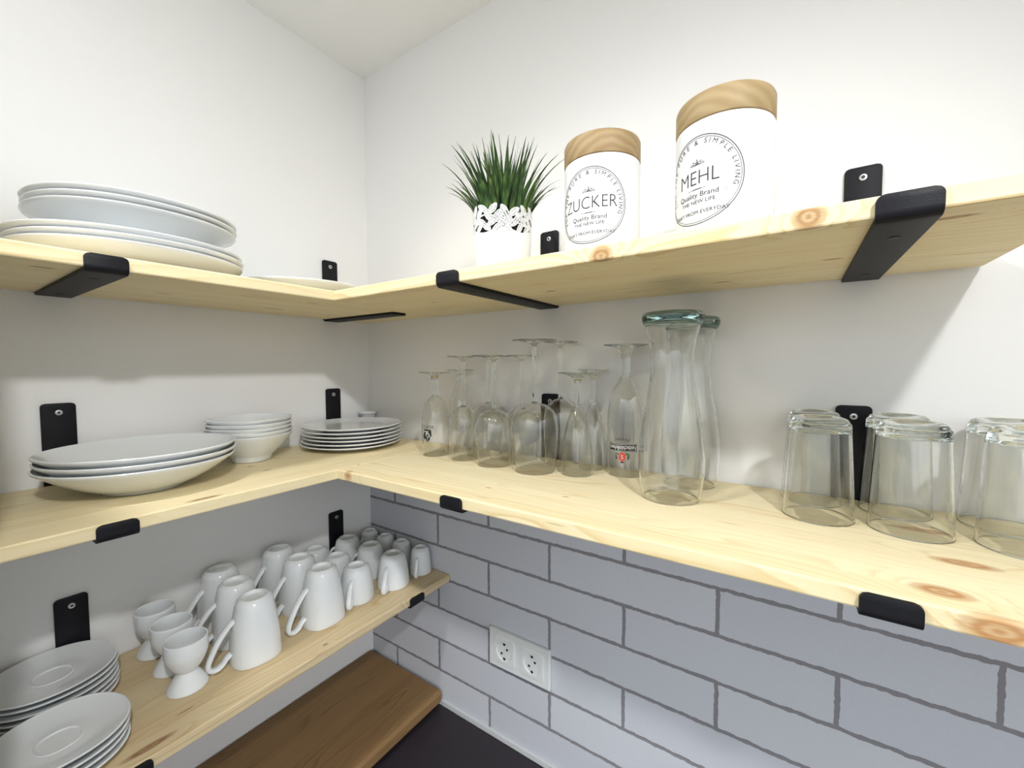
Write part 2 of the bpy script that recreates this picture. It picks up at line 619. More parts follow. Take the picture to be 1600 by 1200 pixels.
M_UR = mat_wood('pine_upper_right', PINE_L, PINE_D, kn_ur, 3.0, knotcol=srgb(160, 112, 60))
M_MR = mat_wood('pine_middle_right', PINE_L, PINE_D, kn_mr, 12.0)
M_BO = mat_wood('oiled_oak', srgb(156, 124, 84), srgb(104, 76, 44), (), 17.0, strip=0.07, contrast=0.8, blotch=0.5)
HALF = -pi / 2
LL = -STUB_Y - G - 0.002
# note rz=-90 turns local +x to world -y and local +y to world +x
board('upper pine board on the left wall carrying the two tall plate piles', (G, -G, Z_UP), LL, 0.30 - G, TB, HALF, M_UL)
board('middle pine board on the left wall carrying plates and bowls', (G, -G, Z_MID), LL, 0.30 - G, TB, HALF, M_ML)
board('narrow pine board under the mugs and egg cups', (G, -G, Z_LOW), LL, 0.30 - G, TB, HALF, M_LO)
board('brown oiled board lowest of all, just above the dark worktop', (0.0, -0.0112, Z_BOT), -STUB_Y - 0.013, 0.2765, 0.0300, HALF, M_BO, 0.006)
# right boards: grain along x; local y runs from the front edge to the wall
board('upper pine board on the right wall with the grass pot and two jars', (0.3003, -0.30, Z_UP), 0.8757, 0.30 - G, TB, 0, M_UR)
board('middle pine board on the right wall under all the glassware', (0.3003, -0.30, Z_MID), 1.5, 0.30 - G, TB, 0, M_MR)

# ------------------------------------------------------------------ steel brackets
BT = 0.005


def bracket_bm(lip=True, arm=0.30, width=0.040, up=0.131):
    """local: wall at y = 0, arm runs to -y, board top at z = 0; one bent steel strap"""
    zb = -TB - BT * 0.5
    yb = -BT * 0.5 - 0.0001
    r = 0.005
    pts = [(yb, up - i * (up - zb - r) / 24) for i in range(25)]
    pts += [(yb - r + r * cos(a), zb + r - r * sin(a)) for a in [pi / 2 * k / 6 for k in range(1, 7)]]
    yf = -arm - BT * 0.5 - 0.0003
    if lip:
        pts += [(yb - r + (yf + r - yb + r) * i / 30, zb) for i in range(1, 31)]
        pts += [(yf + r - r * sin(a), zb + r - r * cos(a)) for a in [pi / 2 * k / 6 for k in range(1, 7)]]
        pts += [(yf, zb + r + (-0.0012 - zb - r) * i / 14) for i in range(1, 15)]
    else:
        pts += [(yb - r + (-0.262 - yb + r) * i / 40, zb) for i in range(1, 41)]
    d = [0]
    for a, b in zip(pts, pts[1:]):
        d.append(d[-1] + math.hypot(b[0] - a[0], b[1] - a[1]))
    L = d[-1]
    # extra stations close to the ends for the rounded corners
    rc = 0.006
    st = sorted(set([round(s, 6) for s in d] + [rc * k / 6 for k in range(7)] + [L - rc * k / 6 for k in range(7)]))

    def at(s):
        s = min(max(s, 0), L)
        for i in range(len(d) - 1):
            if s <= d[i + 1] + 1e-9:
                t = (s - d[i]) / max(d[i + 1] - d[i], 1e-9)
                return (pts[i][0] + (pts[i + 1][0] - pts[i][0]) * t, pts[i][1] + (pts[i + 1][1] - pts[i][1]) * t)
        return pts[-1]
    bm = bmesh.new()
    rows = []
    for s in st:
        p = at(s)
        a, b = at(s - 0.0006), at(s + 0.0006)
        tx, tz = b[0] - a[0], b[1] - a[1]
        q = math.hypot(tx, tz)
        nx, nz = -tz / q, tx / q
        e = min(s, L - s)
        hw = width / 2
        if e < rc:
            hw -= rc - sqrt(max(rc * rc - (rc - e) ** 2, 0))
        rows.append([bm.verts.new((sx * hw, p[0] + nx * k * BT / 2, p[1] + nz * k * BT / 2)) for sx, k in ((-1, -1), (1, -1), (1, 1), (-1, 1))])
    for a, b in zip(rows, rows[1:]):
        for i in range(4):
            j = (i + 1) % 4
            bm.faces.new((a[i], a[j], b[j], b[i]))
    bm.faces.new(rows[0][::-1])
    bm.faces.new(rows[-1])
    bmesh.ops.recalc_face_normals(bm, faces=bm.faces)
    sharp = [e for e in bm.edges if len(e.link_faces) == 2 and e.calc_face_angle(0) > radians(60)]
    bmesh.ops.bevel(bm, geom=sharp, offset=0.0007, segments=2, profile=0.5, affect='EDGES')
    return bm


def screw_bm():
    bm = bmesh.new()
    lathe(bm, [(0, -0.002), (0.0043, -0.002), (0.0045, 0.0006), (0.0039, 0.0013), (0.0024, 0.0015), (0.0020, 0.0004), (0, 0.0004)], 24)
    n0 = len(bm.faces)
    # star shaped recess lining
    vs = [bm.verts.new(((0.0024 if k % 2 == 0 else 0.0015) * cos(pi * k / 6), (0.0024 if k % 2 == 0 else 0.0015) * sin(pi * k / 6), 0.00155)) for k in range(12)]
    f = bm.faces.new(vs)
    f.material_index = 1
    return bm


def hole_bm():
    bm = bmesh.new()
    lathe(bm, [(0, 0.0006), (0.0030, 0.0006), (0.0046, 0.0004), (0.0046, -0.001), (0, -0.001)], 20)
    return bm


def make_bracket(lip, label, loc, rz):
    o = link('shelf_bracket', bracket_bm(lip), M_BLACK, smooth=True, loc=loc, rz=rz)
    tag(o, label, 'bracket', 'black steel shelf brackets')
    s = link('screw', screw_bm(), [M_SCREW, M_SLATE], o)
    s['label'] = 'silver screw head'
    s.matrix_local = Matrix.Translation((0, -BT - 0.0006, 0.116)) @ Matrix.Rotation(pi / 2, 4, 'X')
    for y in (-0.055, -0.245):
        h = link('arm_screw', hole_bm(), M_SCREWB, o)
        h.matrix_local = Matrix.Translation((0, y, -TB - BT - 0.0002)) @ Matrix.Rotation(pi, 4, 'X')
    return o


# right wall: arms run to -y (rz = 0); left wall: arms run to +x (rz = +90)
bl = make_bracket(True, 'black bracket under the upper right board beside the grass pot', (0.577, 0, Z_UP), 0)
bc = make_bracket(False, 'black bracket without front lip under the inner corner of the upper boards', (0, -0.115, Z_UP), pi / 2)
dup(bl, (1.060, 0, Z_UP), 0, 'large black bracket at the right end of the upper right board')
dup(bl, (0.579, 0, Z_MID), 0, 'black bracket of the middle right board, its plate behind the wine glasses')
dup(bl, (1.058, 0, Z_MID), 0, 'black bracket of the middle right board, its plate behind the tumblers')
dup(bl, (0, -0.600, Z_UP), pi / 2, 'black bracket under the upper left board below the plate piles')
dup(bl, (0, -0.601, Z_MID), pi / 2, 'black bracket of the middle left board behind the three deep plates')
dup(bc, (0, -0.114, Z_MID), pi / 2, 'black bracket plate on the left wall behind the stack of six plates')
dup(bl, (0, -0.598, Z_LOW), pi / 2, 'black bracket on the left wall just above the saucer stacks')
dup(bl, (0, -0.114, Z_LOW), pi / 2, 'black bracket of the mug board nearest the tiled wall')

# ------------------------------------------------------------------ plates, bowls and saucers


def plate_profile(R, H, foot, well, t=0.0036, power=1.7, ring=None):
    """underside out, then the top back to the axis"""
    N = 14
    fz = 0.0028
    outer = [(0, fz), (foot - 0.004, fz), (foot - 0.002, 0.0004), (foot, 0.0), (foot + 0.002, 0.0008), (foot + 0.004, fz + 0.0006)]
    z_at = lambda r: fz + (H - t * 0.75 - fz) * max(0, (r - well) / (R - well)) ** power
    for i in range(N + 1):
        r = foot + 0.006 + (R - 0.0012 - foot - 0.006) * i / N
        outer.append((r, z_at(r) + 0.0002))
    rim = [(R - 0.0002, H - t * 0.45), (R, H - t * 0.2), (R - 0.0006, H), (R - 0.0022, H + 0.0002)]
    inner = []
    for i in range(N + 1):
        r = R - 0.0034 - (R - 0.0034 - well * 0.9) * i / N
        inner.append((r, z_at(r) + t))
    if ring:
        zt = inner[-1][1]
        inner += [(ring + 0.0016, zt), (ring + 0.0006, zt + 0.0010), (ring - 0.0004, zt + 0.0006), (ring - 0.0012, zt - 0.0006), (ring - 0.004, zt - 0.0008)]
        inner.append((0, zt - 0.0008))
    else:
        inner.append((0, inner[-1][1]))
    return outer + rim + inner


ORD = {1: ['only'], 3: ['topmost', 'middle', 'lowest'], 4: ['topmost', 'second from top', 'third from top', 'lowest'],
       5: ['topmost', 'second from top', 'middle', 'second from bottom', 'lowest'],
       6: ['topmost', 'second from top', 'third from top', 'third from bottom', 'second from bottom', 'lowest']}


def stack(name, what, cat, group, prof, x, y, z, step, count, n=2.0, jit=0.0015, tilt=0.0, rz0=0.0, seg=96):
    first = None
    rnd = random.Random(hash((round(x, 3), round(y, 3))) & 255)
    for k in range(count):
        lab = what % ORD[count][count - 1 - k]
        loc = (x + rnd.uniform(-jit, jit), y + rnd.uniform(-jit, jit), z + k * step)
        if first is None:
            bm = bmesh.new()
            lathe(bm, prof, seg, n)
            first = link(name, bm, M_PORC, loc=loc, rz=rz0)
            tag(first, lab, cat, group)
        else:
            dup(first, loc, rz0 + rnd.uniform(-0.12, 0.12), lab, group)
    return first


EPS = 0.0003
# upper left board
stack('dinner_plate', 'flat white dinner plate, %s of the wide lower three on the upper left board', 'plate', 'wide plates on the upper left board',
      plate_profile(0.136, 0.0255, 0.075, 0.088), 0.152, -0.532, Z_UP + EPS, 0.0084, 3, 2.15, 0.003)
stack('soup_plate', 'deep white coupe plate, %s of the upper three on the upper left board', 'plate', 'deep plates on the upper left board',
      plate_profile(0.123, 0.0545, 0.046, 0.043, power=0.62), 0.150, -0.526, Z_UP + 0.0170 + 0.0072, 0.0085, 3, 2.15, 0.001)
stack('dinner_plate', 'single flat white plate lying in the corner of the upper left board%.0s', 'plate', None,
      plate_profile(0.130, 0.024, 0.075, 0.085), 0.140, -0.262, Z_UP + EPS, 0.01, 1)
# middle left board
stack('soup_plate', 'deep white coupe plate, %s of three on the middle left board', 'plate', 'deep plates on the middle left board',
      plate_profile(0.120, 0.046, 0.050, 0.048, power=1.45), 0.143, -0.531, Z_MID + EPS, 0.0098, 3, 2.0, 0.0018)
stack('cereal_bowl', 'small white bowl, %s of the five nested behind the deep plates', 'bowl', 'nested bowls on the middle left board',
      plate_profile(0.0725, 0.055, 0.030, 0.024, t=0.003, power=1.32), 0.084, -0.350, Z_MID + EPS, 0.0080, 5, 2.5, 0.0012, rz0=0.45)
stack('side_plate', 'white side plate, %s of the six stacked near the corner', 'plate', 'side plates on the middle left board',
      plate_profile(0.110, 0.0135, 0.066, 0.072, t=0.0032, power=1.5), 0.124, -0.142, Z_MID + EPS, 0.0081, 6, 2.12, 0.0022, rz0=0.3)
# mug board
stack('saucer', 'white saucer, %s of the back stack of six at the left wall', 'saucer', 'saucers in the back stack',
      plate_profile(0.0715, 0.0135, 0.036, 0.036, t=0.003, power=1.4, ring=0.021), 0.0775, -0.632, Z_LOW + EPS, 0.0086, 6, 2.15, 0.0012)
stack('saucer', 'white saucer with ring in its middle, %s of the front stack of four', 'saucer', 'saucers in the front stack',
      plate_profile(0.0685, 0.0155, 0.034, 0.034, t=0.003, power=1.4, ring=0.021), 0.2215, -0.650, Z_LOW + EPS, 0.0095, 4, 2.2, 0.0012)


# ------------------------------------------------------------------ mugs, cups and egg cups
def cup_profile(R, H, foot, t=0.0032, sq=2.0, belly=0.50):
    """standing on its mouth: z = 0 mouth rim, z = H foot"""
    def rad(z):
        s = z / H
        return R + (foot + 0.004 - R) * (belly * s + (1 - belly) * s ** 3.2)

    def ex(z):
        return 2.0 + (sq - 2.0) * (1 - z / H) ** 0.7
    N = 16
    out = [(R - t * 0.5, 0.0, sq), (R - t * 0.12, 0.0005, sq), (R, 0.0016, sq)]
    for i in range(1, N + 1):
        z = 0.0016 + (H - 0.006 - 0.0016) * i / N
        out.append((rad(z), z, ex(z)))
    out += [(foot + 0.0022, H - 0.0030), (foot + 0.0006, H - 0.0012), (foot - 0.0006, H - 0.0001), (foot - 0.0028, H), (foot - 0.0036, H - 0.0012),
            (foot - 0.0046, H - 0.0060), (0, H - 0.0066)]
    inn = [(0, H - 0.0105), (foot - 0.006, H - 0.0105)]
    for i in range(N, -1, -1):
        z = 0.0012 + (H - 0.0145 - 0.0012) * i / N
        inn.append((rad(z) - t, z, ex(z)))
    inn.append((R - t * 0.88, 0.0004, sq))
    inn.append((R - t * 0.5, 0.0, sq))
    return out + inn, rad, ex


def make_cup(name, label, group, R, H, foot, hl, loc, rz, sq=2.6, wid=0.0070, thk=0.0042):
    prof, rad, ex = cup_profile(R, H, foot, sq=sq)
    t = thing(name, label, 'cup' if H < 0.09 else 'mug', loc, rz, group)
    bm = bmesh.new()
    lathe(bm, prof, 72)
    link('body', bm, M_PORC, t)
    # handle leaves to local +x; it hooks back in near the mouth
    k = H
    p = [(rad(0.70 * k) - 0.003, 0.70 * k), (rad(0.62 * k) + 0.004, 0.645 * k), (R + hl * 0.45, 0.47 * k), (R + hl * 0.88, 0.25 * k), (R + hl, 0.125 * k),
         (R + hl * 0.88, 0.055 * k), (R + hl * 0.6, 0.035 * k), (R + hl * 0.3, 0.075 * k), (R + hl * 0.12, 0.14 * k), (rad(0.2 * k) - 0.0025, 0.185 * k)]
    pts = [(a, 0, b) for a, b in smooth_path(p, 5)]
    bm = bmesh.new()
    tube(bm, pts, wid, thk, (0, 1, 0), 14)
    link('handle', bm, M_PORC, t)
    return t


mg = 'white mugs standing upside down'
A0 = -pi / 2
m1 = make_cup('coffee_mug', 'tall white mug upside down, front left one beside the egg cups', mg, 0.0412, 0.107, 0.0225, 0.029, (0.2060, -0.407, Z_LOW + EPS), A0 - 0.12)
dup(m1, (0.1245, -0.403, Z_LOW + EPS), A0 - 0.15, 'tall white mug upside down, directly behind the front left mug')
dup(m1, (0.0435, -0.397, Z_LOW + EPS), A0 + 0.1, 'tall white mug upside down against the left wall, behind the egg cup row')
dup(m1, (0.2085, -0.281, Z_LOW + EPS), A0 + 0.02, 'tall white mug upside down at the board front, between front left mug and small cups')
dup(m1, (0.1270, -0.282, Z_LOW + EPS), A0 + 0.05, 'tall white mug upside down in the middle of the second mug row')
dup(m1, (0.0455, -0.284, Z_LOW + EPS), A0 + 0.12, 'tall white mug upside down against the wall, last of the second mug row')
cg = 'white coffee cups standing upside down'
c1 = make_cup('coffee_cup', 'squat white cup upside down at the board front, beside the tall mugs', cg, 0.0368, 0.0735, 0.0205, 0.0165, (0.1990, -0.194, Z_LOW + EPS), A0 + 0.62, 2.4, 0.0056, 0.0034)
dup(c1, (0.1190, -0.190, Z_LOW + EPS), A0 + 0.6, 'squat white cup upside down, second from the front beside the tall mugs')
dup(c1, (0.0430, -0.196, Z_LOW + EPS), A0 + 0.55, 'squat white cup upside down, against the wall left of the bracket plate')
dup(c1, (0.2190, -0.110, Z_LOW + EPS), A0 + 0.45, 'squat white cup upside down at the board front, beside the espresso cups')
dup(c1, (0.1340, -0.108, Z_LOW + EPS), A0 - 0.75, 'squat white cup upside down, second from the front beside the espresso cups')
dup(c1, (0.0500, -0.114, Z_LOW + EPS), A0 - 0.55, 'squat white cup upside down right in front of the bracket plate')
eg = 'white espresso cups standing upside down'
e1 = make_cup('espresso_cup', 'tiny white espresso cup upside down, frontmost at the tiled wall', eg, 0.0265, 0.0620, 0.0155, 0.012, (0.2290, -0.0335, Z_LOW + EPS), A0 + 0.5, 2.2, 0.0045, 0.0024)
dup(e1, (0.1600, -0.0335, Z_LOW + EPS), A0 + 0.3, 'tiny white espresso cup upside down, second from the front at the tiled wall')
dup(e1, (0.0975, -0.0335, Z_LOW + EPS), A0 + 0.3, 'tiny white espresso cup upside down, third from the front at the tiled wall')
dup(e1, (0.0340, -0.0345, Z_LOW + EPS), A0 + 0.1, 'tiny white espresso cup upside down, rearmost in the wall corner')


def eggcup_profile(R, H, rf, neck):
    return smooth_path([(0, 0.004), (rf - 0.006, 0.0035), (rf - 0.003, 0.0), (rf, 0.0008)], 3) + smooth_path(
        [(rf + 0.0004, 0.0024), (rf - 0.0012, 0.0062), (rf * 0.74, 0.0165), (neck + 0.001, H * 0.31), (neck, H * 0.36), (neck + 0.003, H * 0.40), (R * 0.80, H * 0.52),
         (R * 0.97, H * 0.68), (R, H * 0.82), (R, H * 0.965)], 4) + [
        (R - 0.0003, H - 0.0008), (R - 0.0014, H), (R - 0.0026, H - 0.0008)] + smooth_path([(R - 0.0030, H * 0.94), (R - 0.0034, H * 0.8), (R * 0.85, H * 0.64), (R * 0.6, H * 0.53), (0, H * 0.475)], 4)


def egg_cup(label, loc, R=0.0290, H=0.080, rf=0.0272, neck=0.0142, group='white egg cups on the mug board'):
    bm = bmesh.new()
    lathe(bm, eggcup_profile(R, H, rf, neck), 56)
    return tag(link('egg_cup', bm, M_PORC, loc=loc), label, 'egg cup', group)


k1 = egg_cup('white footed egg cup, frontmost of the row of three', (0.1960, -0.5045, Z_LOW + EPS))
dup(k1, (0.1250, -0.5015, Z_LOW + EPS), 0.4, 'white footed egg cup, middle of the row of three')
dup(k1, (0.0500, -0.5030, Z_LOW + EPS), 1.0, 'white footed egg cup against the wall, rearmost of the row of three')
bm = bmesh.new()
lathe(bm, smooth_path([(0, 0.003), (0.016, 0.0028), (0.019, 0.0), (0.020, 0.002)], 3) + smooth_path(
    [(0.0195, 0.004), (0.013, 0.014), (0.0095, 0.024), (0.0105, 0.034), (0.0150, 0.044), (0.0185, 0.051), (0.0245, 0.0575), (0.0252, 0.0586)], 4) + [
    (0.0245, 0.0596), (0.0225, 0.0592)] + smooth_path([(0.0165, 0.053), (0.012, 0.046), (0, 0.042)], 4), 48)
bmesh.ops.scale(bm, vec=(1, 1, 1.09), verts=bm.verts)
o = link('egg_cup', bm, M_PORC, loc=(0.0330, -0.0310, Z_MID + EPS))
tag(o, 'small white egg cup with flared rim in the corner behind the side plates', 'egg cup')


# ------------------------------------------------------------------ stemmed glasses (all stand upside down on the rim)
def radius_fn(pts):
    def f(z):
        for (r0, z0), (r1, z1) in zip(pts, pts[1:]):
            if z0 <= z <= z1:
                return r0 + (r1 - r0) * (z - z0) / max(z1 - z0, 1e-9)
        return pts[0][0] if z < pts[0][1] else pts[-1][0]
    return f


def stem_glass(name, label, group, cat, loc, bowl, h, stem_r, foot_r, cone=0.010, t=0.0011, rz=0.0, knob=None):
    """bowl: (r, z) control points from the rim on the shelf up to the stem"""
    g = thing(name, label, cat, loc, rz, group)
    pts = smooth_path(bowl, 7)
    top = pts[-1]
    bm = bmesh.new()
    inner = []
    for r, z in pts:
        if r > 0.006 or z < top[1] * 0.7:
            inner.append((max(r - t, 0.0006), z - (0.0012 if z > 0.02 else 0)))
    prof = [(pts[0][0] - t * 0.5, 0.0)] + pts + [(0, top[1])]
    lathe(bm, prof, 64)
    inner_prof = [(pts[0][0] - t * 0.5, 0.0)] + inner + [(0, inner[-1][1] + 0.0005)]
    lathe(bm, inner_prof, 64)
    bmesh.ops.remove_doubles(bm, verts=bm.verts, dist=1e-6)
    link('bowl', bm, M_THIN, g)
    zs, ze = top[1] - 0.004, h - cone - 0.002
    bm = bmesh.new()
    sp = [(0, zs), (max(top[0], stem_r) * 0.8, zs), (max(top[0], stem_r), zs + 0.004), (stem_r * 1.15, zs + 0.012), (stem_r, zs + 0.022)] if ze - zs > 0.05 else \
         [(0, zs), (max(top[0], stem_r) * 0.9, zs), (max(top[0], stem_r) * 0.98, zs + 0.004), (stem_r, zs + (ze - zs) * 0.55)]
    if knob:
        sp += [(stem_r, knob - 0.004), (stem_r * 1.5, knob), (stem_r, knob + 0.004)]
    sp += [(stem_r, ze - 0.004), (stem_r * 1.08, ze + 0.0005), (0, ze + 0.0005)]
    lathe(bm, sp, 32)
    link('stem', bm, M_THICK, g)
    bm = bmesh.new()
    fp = [(0, ze + 0.0006), (stem_r * 1.1, ze + 0.0006)] + smooth_path([(stem_r * 1.15, ze + 0.001), (stem_r * 1.5, ze + cone * 0.35), (foot_r * 0.36, h - cone * 0.45), (foot_r * 0.68, h - cone * 0.22), (foot_r * 0.97, h - 0.0016)], 4)
    fp += [(foot_r, h - 0.0010), (foot_r - 0.0005, h - 0.0002), (foot_r * 0.9, h), (foot_r * 0.5, h - 0.0008), (0, h - 0.0016)]
    lathe(bm, fp, 64)
    link('foot', bm, M_THIN if cone < 0.013 else M_THICK, g)
    return g, radius_fn(pts)


def bowl_wine(r0, rm, zb):
    return [(r0, 0.0), (r0 + (rm - r0) * 0.55, zb * 0.26), (rm, zb * 0.55), (rm * 0.97, zb * 0.73), (rm * 0.83, zb * 0.885), (rm * 0.50, zb * 0.975), (0.0060, zb * 1.005), (0.0040, zb * 1.05)]


wg = 'wine glasses standing upside down'
G0 = Z_MID + EPS
stem_glass('wine_glass', 'slim wine glass upside down, front row, next to the beer tulip nearest the corner', wg, 'glass', (0.4360, -0.1060, G0), bowl_wine(0.0262, 0.0298, 0.106), 0.2075, 0.0036, 0.0330)
stem_glass('wine_glass', 'medium wine glass upside down in the back row, behind the front medium wine glass', wg, 'glass', (0.4470, -0.0390, G0), bowl_wine(0.0300, 0.0345, 0.108), 0.2105, 0.0036, 0.0330)
stem_glass('wine_glass', 'medium wine glass upside down, front row just left of the largest wine glass', wg, 'glass', (0.5139, -0.1080, G0), bowl_wine(0.0330, 0.0362, 0.104), 0.2065, 0.0037, 0.0335)
stem_glass('wine_glass', 'medium wine glass upside down in the back row, half hidden left behind the largest one', wg, 'glass', (0.5330, -0.0380, G0), bowl_wine(0.0300, 0.0345, 0.107), 0.2090, 0.0036, 0.0330)
stem_glass('wine_glass', 'largest wine glass upside down with wide bowl in front of the bracket plate', wg, 'glass', (0.6040, -0.1080, G0), bowl_wine(0.0364, 0.0426, 0.121), 0.2335, 0.0042, 0.0405)
stem_glass('wine_glass', 'tall wine glass upside down standing right before the bracket plate, behind the largest one', wg, 'glass', (0.6180, -0.0345, G0), bowl_wine(0.0285, 0.0318, 0.124), 0.2330, 0.0038, 0.0330)


def bowl_flute(r0, zb):
    return [(r0, 0.0), (r0 * 1.0, zb * 0.12), (r0 * 0.96, zb * 0.32), (r0 * 0.80, zb * 0.60), (r0 * 0.56, zb * 0.82), (r0 * 0.30, zb * 0.96), (0.0058, zb * 1.04), (0.0050, zb * 1.08)]


fg = 'flute glasses standing upside down'
stem_glass('flute_glass', 'small conical flute glass upside down, front one right of the largest wine glass', fg, 'glass', (0.6775, -0.0865, G0), bowl_flute(0.0276, 0.116), 0.1765, 0.0048, 0.0345, cone=0.018)
stem_glass('flute_glass', 'small conical flute glass upside down, half hidden behind the front flute', fg, 'glass', (0.6830, -0.0310, G0), bowl_flute(0.0255, 0.116), 0.1810, 0.0046, 0.0285, cone=0.018)


def print_part(bm, fn, az, zc, mats, parent, name='printed_logo', lift=0.0003):
    wrap(bm, fn, az, zc, lift)
    o = link(name, bm, mats, parent, smooth=False)
    return o


# beer tulip with black print
bt = [(0.0270, 0.0), (0.0282, 0.03), (0.0285, 0.062), (0.0270, 0.088), (0.0216, 0.108), (0.0124, 0.120), (0.0066, 0.124), (0.0060, 0.128)]
g, fn = stem_glass('beer_glass', 'stemmed beer tulip upside down with black lettering and crest, nearest the corner', None, 'glass', (0.3570, -0.1060, G0), bt, 0.1755, 0.0062, 0.0345, cone=0.013)
bm = bmesh.new()
add_rect(bm, -0.0060, 0.0040, 0.0090, 0.0062, 8)
add_rect(bm, 0.0060, -0.0060, 0.0088, 0.0060, 4, 0, 0.00002)
add_text(bm, 'FORST', 0.0088, 0, 0.0125, pi, 1.05)
# crest: a shield-like black block with a pale rider-like blot left open, ragged lower edge
for cx, cy, rx, ry, ro in ((0.0072, -0.001, 0.0022, 0.0075, 0.1), (-0.002, 0.0055, 0.0085, 0.0016, 0), (-0.0075, -0.004, 0.0028, 0.0060, -0.3), (-0.0035, -0.0105, 0.0030, 0.0046, 0.5), (0.0035, -0.0125, 0.0024, 0.0050, -0.2),
                           (-0.0085, -0.0105, 0.0018, 0.0038, 0.4), (0.0005, -0.0055, 0.0026, 0.0022, 0.8), (0.0040, 0.001, 0.0016, 0.0035, 0.5), (-0.001, -0.0165, 0.0016, 0.0034, 0.2)):
    add_disc(bm, cx, cy, rx, ry, 18, 0, random.uniform(0, 0.00005), ro)
AZ = atan2(CAM.y + 0.106, CAM.x - 0.357)
print_part(bm, fn, AZ - 0.62, 0.0500, M_PBLK, g)['label'] = 'black printed lettering and crest'

gb = [(0.0235, 0.0), (0.0252, 0.03), (0.0262, 0.065), (0.0245, 0.095), (0.0200, 0.122), (0.0130, 0.144), (0.0085, 0.154), (0.0078, 0.157)]
g, fn = stem_glass('beer_glass', 'short-stemmed beer goblet upside down with pale round emblem, behind the slim wine glass', None, 'glass', (0.3760, -0.0450, G0), gb, 0.1800, 0.0072, 0.0300, cone=0.008)
bm = bmesh.new()
add_ring(bm, 0, 0, 0.0122, 0.0132, seg=48)
add_ring(bm, 0, 0, 0.0098, 0.0101, seg=48)
for a in range(7):
    add_disc(bm, 0.005 * cos(a * 0.9), 0.005 * sin(a * 0.9), 0.0022, 0.0011, 12, 0, 0, a * 0.9)
print_part(bm, fn, atan2(CAM.y + 0.045, CAM.x - 0.376), 0.058, M_PGREY, g)['label'] = 'pale grey round emblem'

pb = [(0.0285, 0.0), (0.0296, 0.03), (0.0302, 0.075), (0.0292, 0.108), (0.0262, 0.134), (0.0196, 0.150), (0.0122, 0.160), (0.0086, 0.167), (0.0078, 0.173)]
g, fn = stem_glass('beer_glass', 'tall beer tulip upside down with black name band and red crest, left of the carafes', None, 'glass', (0.7480, -0.0440, G0), pb, 0.2235, 0.0078, 0.0375, cone=0.016)
bm = bmesh.new()
add_rect(bm, -0.0238, -0.0064, 0.0238, 0.0064, 24, 0)
add_rect(bm, -0.0226, 0.0052, 0.0226, 0.0056, 24, 1, 0.0001)
add_rect(bm, -0.0226, -0.0056, 0.0226, -0.0052, 24, 1, 0.0001)
b2 = bmesh.new()
add_text(b2, 'Feldschl\u00f6\u00dfchen', 0.0100, 0.0, 0.0002, pi, 0.74, 0.0)
for v in b2.verts:
    v.co.z = 0.00015
tmp = bpy.data.meshes.new('t')
for f in b2.faces:
    f.material_index = 1
b2.to_mesh(tmp)
b2.free()
bm.from_mesh(tmp)
bpy.data.meshes.remove(tmp)
add_text(bm, 'Pilsner', 0.0088, -0.001, 0.0135, pi, 1.1, -0.0001, 0, 0.35)
add_disc(bm, -0.001, -0.0150, 0.0060, 0.0078, 32, 2, 0.00012)
add_text(bm, 'S', 0.0095, -0.001, -0.0150, pi, 0.9, 0, 1)
for sgn in (-1, 1):
    for k in range(4):
        add_disc(bm, -0.001 + sgn * (0.0072 + 0.0013 * k), -0.0100 - 0.0014 * k + 0.001 * (k % 2), 0.0030, 0.0012, 12, 3, 0.00005 * k, sgn * (0.4 + 0.3 * k))
    add_disc(bm, -0.001 + sgn * 0.0100, -0.0165, 0.0014, 0.0036, 12, 0, 0.00003, sgn * -0.3)
add_disc(bm, -0.001, -0.0245, 0.0032, 0.0013, 12, 0, 0)
# the S letter sits proud of the red field
for v in bm.verts:
    if v.co.z == 0 and abs(v.co.x + 0.001) < 0.004 and -0.020 < v.co.y < -0.010:
        v.co.z = 0.0002
print_part(bm, fn, atan2(CAM.y + 0.044, CAM.x - 0.748) - 0.12, 0.0505, [M_PBLK, M_PWHT, M_PRED, M_PGRN], g)['label'] = 'black band with white lettering over a red crest'


# ------------------------------------------------------------------ carafes
def carafe(label, loc, rz=0.0):
    g = thing('carafe', label, 'carafe', loc, rz, 'glass carafes')
    pts = smooth_path([(0.0385, 0.0), (0.0410, 0.010), (0.0438, 0.034), (0.0444, 0.060), (0.0406, 0.100), (0.0332, 0.143), (0.0288, 0.178), (0.0286, 0.198), (0.0318, 0.222), (0.0368, 0.243)], 7)
    t = 0.0022
    bm = bmesh.new()
    prof = [(pts[0][0] - t / 2, 0)] + pts + [(pts[-1][0] - t, pts[-1][1])] + [(r - t, z) for r, z in reversed(pts)] + [(pts[0][0] - t / 2, 0)]
    lathe(bm, prof, 72)
    bmesh.ops.remove_doubles(bm, verts=bm.verts, dist=1e-6)
    link('body', bm, M_THIN, g)
    bm = bmesh.new()
    lathe(bm, [(0, 0.2432), (0.0355, 0.2432)] + smooth_path([(0.0370, 0.2436), (0.0398, 0.2470), (0.0412, 0.2520), (0.0412, 0.2570), (0.0390, 0.2606)], 4) + [(0.034, 0.2618), (0.028, 0.2608), (0, 0.2600)], 72)
    o = link('thick_base', bm, M_GREEN, g)
    o['label'] = 'thick greenish glass end'
    return g


cf = carafe('tall waisted glass carafe with thick greenish top end, front one of two', (0.8455, -0.1345, G0))
dup(cf, (0.8525, -0.0450, G0), 0.5, 'tall waisted glass carafe mostly hidden behind the front carafe')


